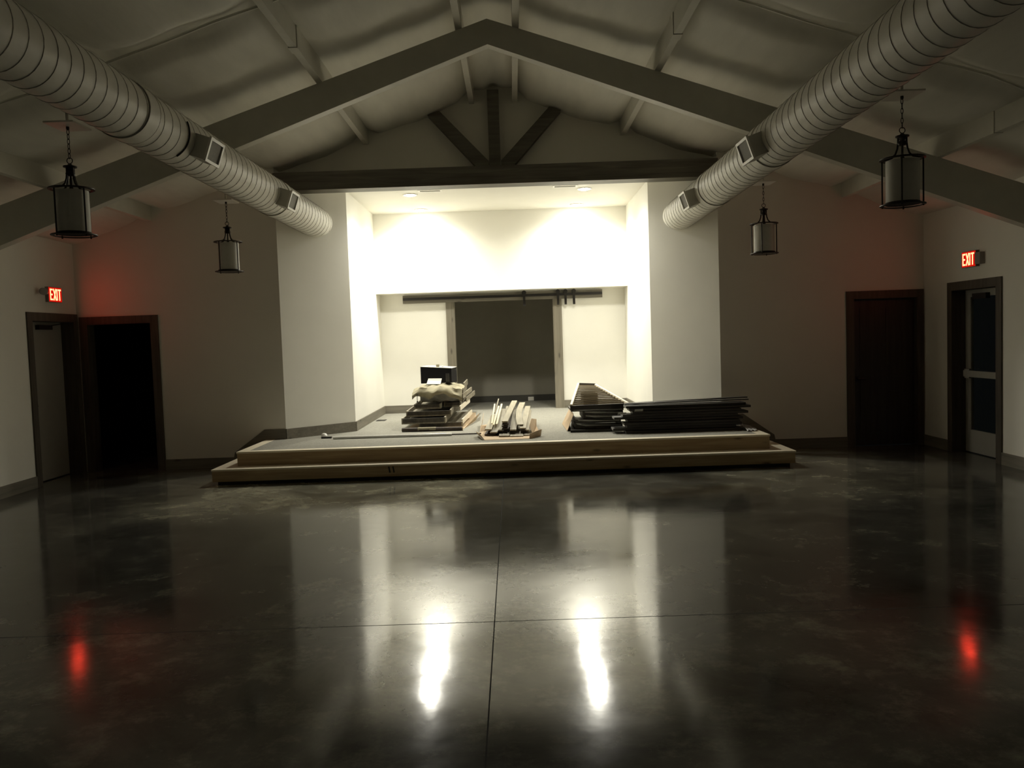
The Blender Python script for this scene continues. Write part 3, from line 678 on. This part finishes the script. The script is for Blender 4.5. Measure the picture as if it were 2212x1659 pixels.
sheet('plastic_wrap', 'film', 30, 8, paper2, .004, 'rumpled grey plastic wrap hanging under the tan paper sheet', 'plastic')
o = MB().tube([(-1.318, 12.6, .86), (-1.322, 12.59, .80), (-1.32, 12.59, .755)], .005, 6).tube([(-1.32, 12.59, .755), (-1.321, 12.59, .735)], .011, 8).build('dangling_cord', M['black']); tag(o, 'short black cord dangling from the left edge of the paper', 'cord')
# black carton with pale top
t = thing('carton', (-1.04, 13.05, .985), 'black carton with pale top standing on the left pile', 'carton')
ca = MB().add([(-1.30,13.0,1.0),(-.81,12.92,1.0),(-.745,13.2,1.0),(-1.22,13.28,1.0),(-1.30,13.0,1.26),(-.81,12.92,1.225),(-.745,13.2,1.235),(-1.22,13.28,1.268)], [(0,3,2,1),(4,5,6,7),(0,1,5,4),(1,2,6,5),(2,3,7,6),(3,0,4,7)])
ca.build('carton_body', M['boxblack'], t)
MB().add([(-1.302,12.998,1.261),(-.808,12.918,1.226),(-.743,13.202,1.236),(-1.222,13.282,1.269),(-1.302,12.998,1.267),(-.808,12.918,1.232),(-.743,13.202,1.242),(-1.222,13.282,1.275)], [(0,3,2,1),(4,5,6,7),(0,1,5,4),(1,2,6,5),(2,3,7,6),(3,0,4,7)]).build('lid', M['boxtop'], t)
for k in range(3): MB().bar((-.895+.02*k, 12.931-.0035*k, 1.02), (-.895+.02*k, 12.931-.0035*k, 1.15), .004, .003, (0, 1, 0)).build('printed_line', M['film'], t)
o = MB().add([(-1.192,12.80,1.0),(-.975,12.78,.995),(-.962,12.91,1.075),(-1.175,12.93,1.08),(-1.192,12.804,.997),(-.975,12.784,.992),(-.962,12.914,1.072),(-1.175,12.934,1.077)], [(0,1,2,3),(7,6,5,4),(0,4,5,1),(1,5,6,2),(2,6,7,3),(3,7,4,0)]).build('paper_card', M['white']); tag(o, 'white card leaning against the front of the black carton', 'card')
o = MB().add([(-1.19,13.06,1.258),(-1.09,13.04,1.251),(-1.08,13.10,1.25),(-1.18,13.12,1.258),(-1.19,13.06,1.274),(-1.12,13.05,1.262),(-1.08,13.10,1.275),(-1.18,13.12,1.28)], [(0,3,2,1),(4,5,6,7),(0,1,5,4),(1,2,6,5),(2,3,7,6),(3,0,4,7)]).build('folded_cloth', M['cream']); tag(o, 'small folded pale scrap on the left of the carton top', 'cloth')
o = box(-1.055, -1.005, 13.02, 13.06, 1.247, 1.291).build('small_box', M['paper'], None, bevel=.003); tag(o, 'tiny tan box in the middle of the carton top', 'box')
o = MB().tube([(-.985, 13.06, 1.253), (-.955, 13.07, 1.26), (-.94, 13.08, 1.25)], [.008, .012, .006], 8).build('foil_scrap', M['metalwhite']); tag(o, 'crinkled pale scrap on the right of the carton top', 'scrap')
# cardboard under the left pile
o = MB().prism([(-1.44, 12.3), (-.59, 12.02), (-.47, 13.2), (-.53, 14.6), (-1.4, 14.8)], ZS, ZS+.005, 'z').build('cardboard_sheet', M['card']); tag(o, 'flat brown cardboard sheet lying under the left pile', 'cardboard')
o = MB().add([(-.585,12.1,.376),(-.47,13.35,.376),(-.44,13.9,.42),(-.43,13.2,.47),(-.58,12.1,.380),(-.463,13.35,.38),(-.433,13.9,.424),(-.423,13.2,.474)], [(0,1,2,3),(7,6,5,4),(0,4,5,1),(1,5,6,2),(2,6,7,3),(3,7,4,0)]).build('cardboard_flap', M['card']); tag(o, 'upturned cardboard flap right of the left pile', 'cardboard')
# dark roll lying in front of the pile
t = thing('rolled_sheet', (-1.03, 11.82, ZS), 'dark paper roll lying on the carpet before the left pile', 'roll')
MB().tube([(-1.47, 11.86, ZS+.031), (-1.2, 11.84, ZS+.03), (-.95, 11.83, ZS+.029), (-.60, 11.80, ZS+.029)], [.028, .03, .028, .028], 14).build('roll_body', M['plank_edge'], t, smooth=True)
MB().tube([(-1.24, 11.84, ZS+.034), (-.98, 11.83, ZS+.033)], .0285, 14).build('paper_wrap', M['paper'], t, smooth=True)
MB().tube([(-.615, 11.801, ZS+.029), (-.59, 11.80, ZS+.029)], .0275, 14).build('end_core', M['card'], t, smooth=True)
# extension pole
t = thing('extension_pole', (-1.5, 11.22, ZS), 'long white extension pole lying along the stage front', 'pole')
MB().tube([(-2.33, 11.245, ZS+.019), (-.705, 11.20, ZS+.019)], .018, 14).build('outer_tube', M['metalwhite'], t, smooth=True)
MB().tube([(-.71, 11.20, ZS+.017), (-.31, 11.25, ZS+.012)], .009, 10).build('inner_rod', M['plank_edge'], t, smooth=True)
t = thing('pole_fitting', (-2.48, 11.42, ZS), 'small dark fitting with white knob left of the pole', 'fitting')
box(-2.52, -2.38, 11.36, 11.41, ZS, ZS+.022).build('dark_base', M['black'], t); MB().lathe([(0, .0), (.035, .005), (.045, .03), (.03, .055), (0, .062)], (-2.51, 11.5, ZS), 14).build('knob', M['metalwhite'], t, smooth=True)

# ---------------------------------------------------------------- middle bundle of flooring planks on cardboard
o = MB().prism([(-.33, 11.1), (-.24, 10.56), (.36, 10.56), (.49, 10.86), (.46, 12.5), (-.1, 12.62), (-.36, 12.4)], ZS, ZS+.005, 'z').build('cardboard_sheet', M['card']); tag(o, 'brown cardboard sheet under the middle bundle of planks', 'cardboard')
def flap(pts, label):
    q = [Vector(p) for p in pts]; n = (q[1]-q[0]).cross(q[2]-q[0]).normalized()*.004
    k = len(q); o = MB().add([tuple(p) for p in q]+[tuple(p+n) for p in q], [tuple(range(k)), tuple(range(2*k-1, k-1, -1))]+[(i, (i+1) % k, (i+1) % k+k, i+k) for i in range(k)]).build('cardboard_flap', M['card'])
    return tag(o, label, 'cardboard')
flap([(-.245, 10.56, .377), (-.34, 11.08, .377), (-.37, 10.98, .44), (-.31, 10.66, .45)], 'small folded cardboard flap at the left front of the planks')
flap([(.335, 10.57, .377), (.49, 10.86, .377), (.50, 10.80, .465), (.34, 10.56, .44)], 'bright folded cardboard flap at the right front corner of the planks')
flap([(.385, 10.98, .377), (.46, 11.9, .377), (.455, 11.6, .52), (.38, 11.3, .56), (.345, 11.0, .50)], 'tall cardboard flap standing up right of the planks')
flap([(-.33, 11.5, .377), (-.345, 12.4, .377), (-.31, 12.35, .56), (-.30, 11.7, .52)], 'long cardboard flap standing up left of the planks')
def plank(a, b, w, m, label, bend=0.0, bow=0.0, th=.018, roll=0.0):
    a = Vector(a); b = Vector(b); n = 10; d = (b-a).normalized(); sx = d.cross(Vector((0, 0, 1))).normalized(); up = sx.cross(d).normalized()
    if roll: Rm = Matrix.Rotation(roll, 3, d); sx = Rm @ sx; up = Rm @ up
    vs = []
    for i in range(n+1):
        t = i/n; c = a.lerp(b, t) + sx*bow*math.sin(math.pi*t) + Vector((0, 0, bend*math.sin(math.pi*t)))
        for p, q in ((-1, -1), (1, -1), (1, 0), (-1, 0)): vs.append(c+sx*p*w/2+up*(q*th))
    fs = [(0, 1, 2, 3), tuple(4*n+k for k in (3, 2, 1, 0))]
    for i in range(n):
        for k in range(4): fs.append((4*i+k, 4*i+(k+1) % 4, 4*i+4+(k+1) % 4, 4*i+4+k))
    o = MB().add(vs, fs).build('flooring_plank' if w > .035 else 'wood_lath', M[m]); return tag(o, label, 'plank', 'planks of the middle bundle')
PL = [((.01,10.8,.395),(.032,11.75,.43),.139,'plank_grey','short wide plank lying lowest at the front left of the bundle'),
      ((.173,10.78,.388),(.178,11.75,.427),.172,'plank_grey','short wide plank lying lowest at the front centre of the bundle'),
      ((.317,10.85,.39),(.326,11.8,.415),.107,'plank_grey','short plank lying lowest at the front right of the bundle'),
      ((-.18,10.98,.40),(-.13,12.0,.42),.15,'plank_edge','dark plank lying under the left side of the bundle'),
      ((-.15,11.02,.425),(-.09,12.2,.50),.12,'plank_edge','dark plank below the grey curved one'),
      ((-.204,11.0,.465),(-.142,12.0,.561),.09,'plank','pale plank at the far left of the bundle'),
      ((-.132,10.95,.430),(-.019,12.3,.62),.094,'plank_grey','grey twisted plank second from the left in the bundle'),
      ((-.047,11.0,.451),(-.01,12.3,.582),.047,'plank_grey','narrow grey plank left of the raised plank'),
      ((-.03,11.1,.46),(.049,12.6,.635),.033,'plank_grey','thin plank edge just left under the raised plank'),
      ((.128,10.95,.455),(.177,12.2,.611),.085,'plank_grey','grey plank lying in the middle below both raised planks'),
      ((.092,11.1,.47),(.16,12.3,.62),.03,'plank_edge','dark thin plank on edge in the middle of the bundle'),
      ((.257,10.95,.473),(.353,12.3,.65),.08,'plank','pale plank under the curved one on the right'),
      ((.31,11.0,.44),(.375,12.2,.6),.06,'plank','pale plank at the far right of the bundle'),
      ((.02,11.0,.565),(.16,12.6,.715),.08,'plank','straight raised pale plank slanting up across the bundle middle'),
      ((.226,11.05,.51),(.276,12.4,.698),.083,'plank','curved raised pale plank on the right of the bundle')]
for a, b, wd, m, l in PL: plank(a, b, wd, m, l, bow=(-.035 if 'curved raised' in l else (.03 if 'twisted' in l else 0)))
for k in range(5):
    z = .40+.033*k; plank((.022+.004*(-1)**k, 11.01+.02*(k % 2), z), (.10, 12.2, z+.11), .082, 'plank_edge', 'dark ended plank stacked under the raised plank, '+('lowest', 'second up', 'third up', 'fourth up', 'topmost')[k])
for k in range(3):
    z = .405+.032*k; plank((.262, 10.98+.02*k, z), (.32, 12.1, z+.09), .075, 'plank_edge', 'dark ended plank in the stack on the right, '+('lowest', 'second up', 'third up')[k])
plank((-.156, 11.1, .532), (-.138, 12.4, .692), .021, 'lath', 'bright slim lath leaning furthest left on the bundle', th=.012)
plank((-.133, 11.1, .512), (-.08, 12.4, .658), .024, 'lath', 'bright slim lath second from the left on the bundle', th=.012)
plank((-.094, 11.2, .511), (-.036, 12.5, .681), .026, 'lath', 'bright slim lath third from the left on the bundle', th=.012)
plank((-.13, 11.9, .6), (-.088, 12.9, .73), .016, 'plank_grey', 'grey slim lath sticking up behind the bright ones', th=.012)

# ---------------------------------------------------------------- right pile
# U-shaped wraps on the left of the pile, seen end on
RPW = [(.97, 1.62, .40, .075, 'lowest'), (.985, 1.60, .478, .05, 'second up'), (1.09, 1.66, .53, .055, 'third up, pushed to the right'), (1.08, 1.63, .587, .05, 'fourth up'), (.925, 1.64, .638, .03, 'fifth up, under the slatted panel')]
for k, (a, b, z, h, l) in enumerate(RPW):
    trough(a, b, 11.23+.015*(k % 3), 11.95-.02*k, z, h, 'dark beam wrap in the right pile, '+l, 'beamdark', group='U-shaped beam wraps in the right pile')
    o = MB().tube([(a+.03, 11.22, z+h*.9), (a+.15+.03*(k % 2), 11.215, z+h*.55+.008), ((a+b)/2+.05, 11.215, z+h*.6), (b-.02, 11.22, z+h*.5)], [.008, .014, .007, .006], 6)
    o = o.build('plastic_fold', M['film']); tag(o, 'pale plastic fold along the front of the right pile wraps, '+l.split(',')[0], 'plastic', 'plastic folds between the right pile wraps')
box_o = MB().prism([(.9, 11.1), (1.45, 11.06), (1.6, 12.0), (.97, 12.0)], ZS, ZS+.03, 'z').build('base_board', M['boards_dark']); tag(box_o, 'thin dark board lying flat under the left part of the right pile', 'board')
# slatted trapezoid panel on top
t = thing('louvered_panel', (1.33, 12.3, .69), 'tapered slatted wooden panel with cream rails atop the right pile', 'slatted panel')
FL, FR, BL, BR = Vector((.912, 11.21, .708)), Vector((1.70, 11.23, .715)), Vector((1.195, 13.3, .878)), Vector((1.465, 13.3, .86))
MB().bar(FL+Vector((.015,0,0)), BL, .03, .07).build('side_rail', M['cream'], t); MB().bar(FR, BR, .03, .05).build('side_rail', M['cream'], t)
MB().bar(FL-Vector((0,0,.015)), FR-Vector((0,0,.015)), .03, .06).build('end_rail', M['boards_dark'], t)
MB().bar(BL+Vector((0,0,.008)), BR+Vector((0,0,.008)), .03, .05).build('end_rail', M['boards_dark'], t)
for k in range(13):
    u = .03+.94*k/12; a = FL.lerp(BL, u); b = FR.lerp(BR, u); up = Vector((0, -1, .2)).normalized()
    MB().bar(a+Vector((.02,0,-.002)), b+Vector((-.01,0,-.002)), .012 if False else .10, .016, Vector((0, .12, 1)).normalized()).build('slat', M['louver'], t)
o = box(1.22, 1.44, 12.7, 13.2, ZS, .765).build('support_block', M['boards_dark']); tag(o, 'dark wood block propping the far end of the slatted panel', 'block')
# long dark boards lying across the stage
BD = [(1.60, 3.10, 10.74), (1.44, 3.05, 10.80), (1.62, 3.12, 10.78), (1.58, 3.09, 10.76), (1.63, 3.14, 10.80), (1.46, 3.08, 10.82), (1.57, 3.21, 10.80), (1.70, 3.12, 10.80), (1.66, 3.25, 10.82), (1.62, 3.19, 10.84)]
ordn = ['lowest', 'second up', 'third up', 'fourth up', 'fifth up', 'sixth up', 'seventh up', 'eighth up', 'ninth up', 'tenth up, near the top']
for k, (a, b, y) in enumerate(BD):
    z = .375+.0355*k
    t = thing('dark_board', ((a+b)/2, y+.12, z), 'long dark stained board in the right stack, '+ordn[k], 'board', 'long dark boards stacked on the right')
    box(a, b, y, y+.24, z, z+.030).build('board_body', M['boards_dark'], t)
    box(a-.003, a+.004, y+.004, y+.236, z+.003, z+.027).build('cut_end', M['film'], t)
for k, (a, b, y, z) in enumerate(((1.72, 2.6, 11.06, .378), (1.74, 2.7, 11.07, .445), (1.7, 3.1, 11.08, .51), (1.75, 3.0, 11.09, .575), (1.76, 3.1, 11.10, .64))):
    o = box(a, b, y, y+.22, z, z+.06).build('dark_board', M['boards_dark']); tag(o, 'thick dark board at the back of the right stack, '+ordn[k], 'board', 'long dark boards stacked on the right')
tp = [(1.62, 11.0, .742, 3.26, 11.0, .752), (1.75, 11.12, .738, 3.30, 11.2, .766)]
for k, (x0, y0, z0, x1, y1, z1) in enumerate(tp):
    o = MB().bar((x0, y0, z0), (x1, y1, z1), .1, .014).build('thin_strip', M['boards_dark']); tag(o, ('thin dark strip lying on top of the right stack, the front one', 'thin dark strip lying on top of the right stack, the rear one')[k], 'strip')
for k, (x, y, z) in enumerate(((1.78, 10.80, .6), (1.64, 10.79, .57))):
    pass
def film(u, v):
    x = 3.1+.38*u; y = 10.62+.55*v-.1*u; z = ZS+.006+.03*math.sin(math.pi*v)*(1-u)+.02*abs(math.sin(u*9+v*7))*(1-.5*u)
    return x if x < 3.29 else 3.29+(x-3.29)*.0, y, z
def film(u, v):
    x = 3.125+.135*u; y = 10.55+.72*v; z = ZS+.008+.04*math.sin(math.pi*min(1, v*1.1))*(1-u*.6)+.015*abs(math.sin(u*9+v*11))
    return x, y, z
sheet('plastic_film', 'film', 16, 20, film, .003, 'crumpled pale plastic film at the right end of the dark boards', 'plastic')
flap([(.865, 11.25, .377), (.85, 12.2, .377), (.975, 12.3, .60), (.96, 11.3, .60)], 'upright cardboard flap left of the right pile')
for k, (x, z) in enumerate(((1.72, .655), (1.5, .62))):
    o = MB().add([(x, 10.785, z), (x+.11, 10.785, z+.003), (x+.115, 10.79, z+.028), (x+.01, 10.79, z+.026), (x, 10.79, z), (x+.11, 10.79, z+.003), (x+.115, 10.796, z+.028), (x+.01, 10.796, z+.026)], [(0,1,2,3),(7,6,5,4),(0,4,5,1),(1,5,6,2),(2,6,7,3),(3,7,4,0)]).build('paper_label', M['film'])
    tag(o, ('blank pale label stuck on the upper dark boards', 'blank pale label on the left end of the dark boards')[k], 'label')
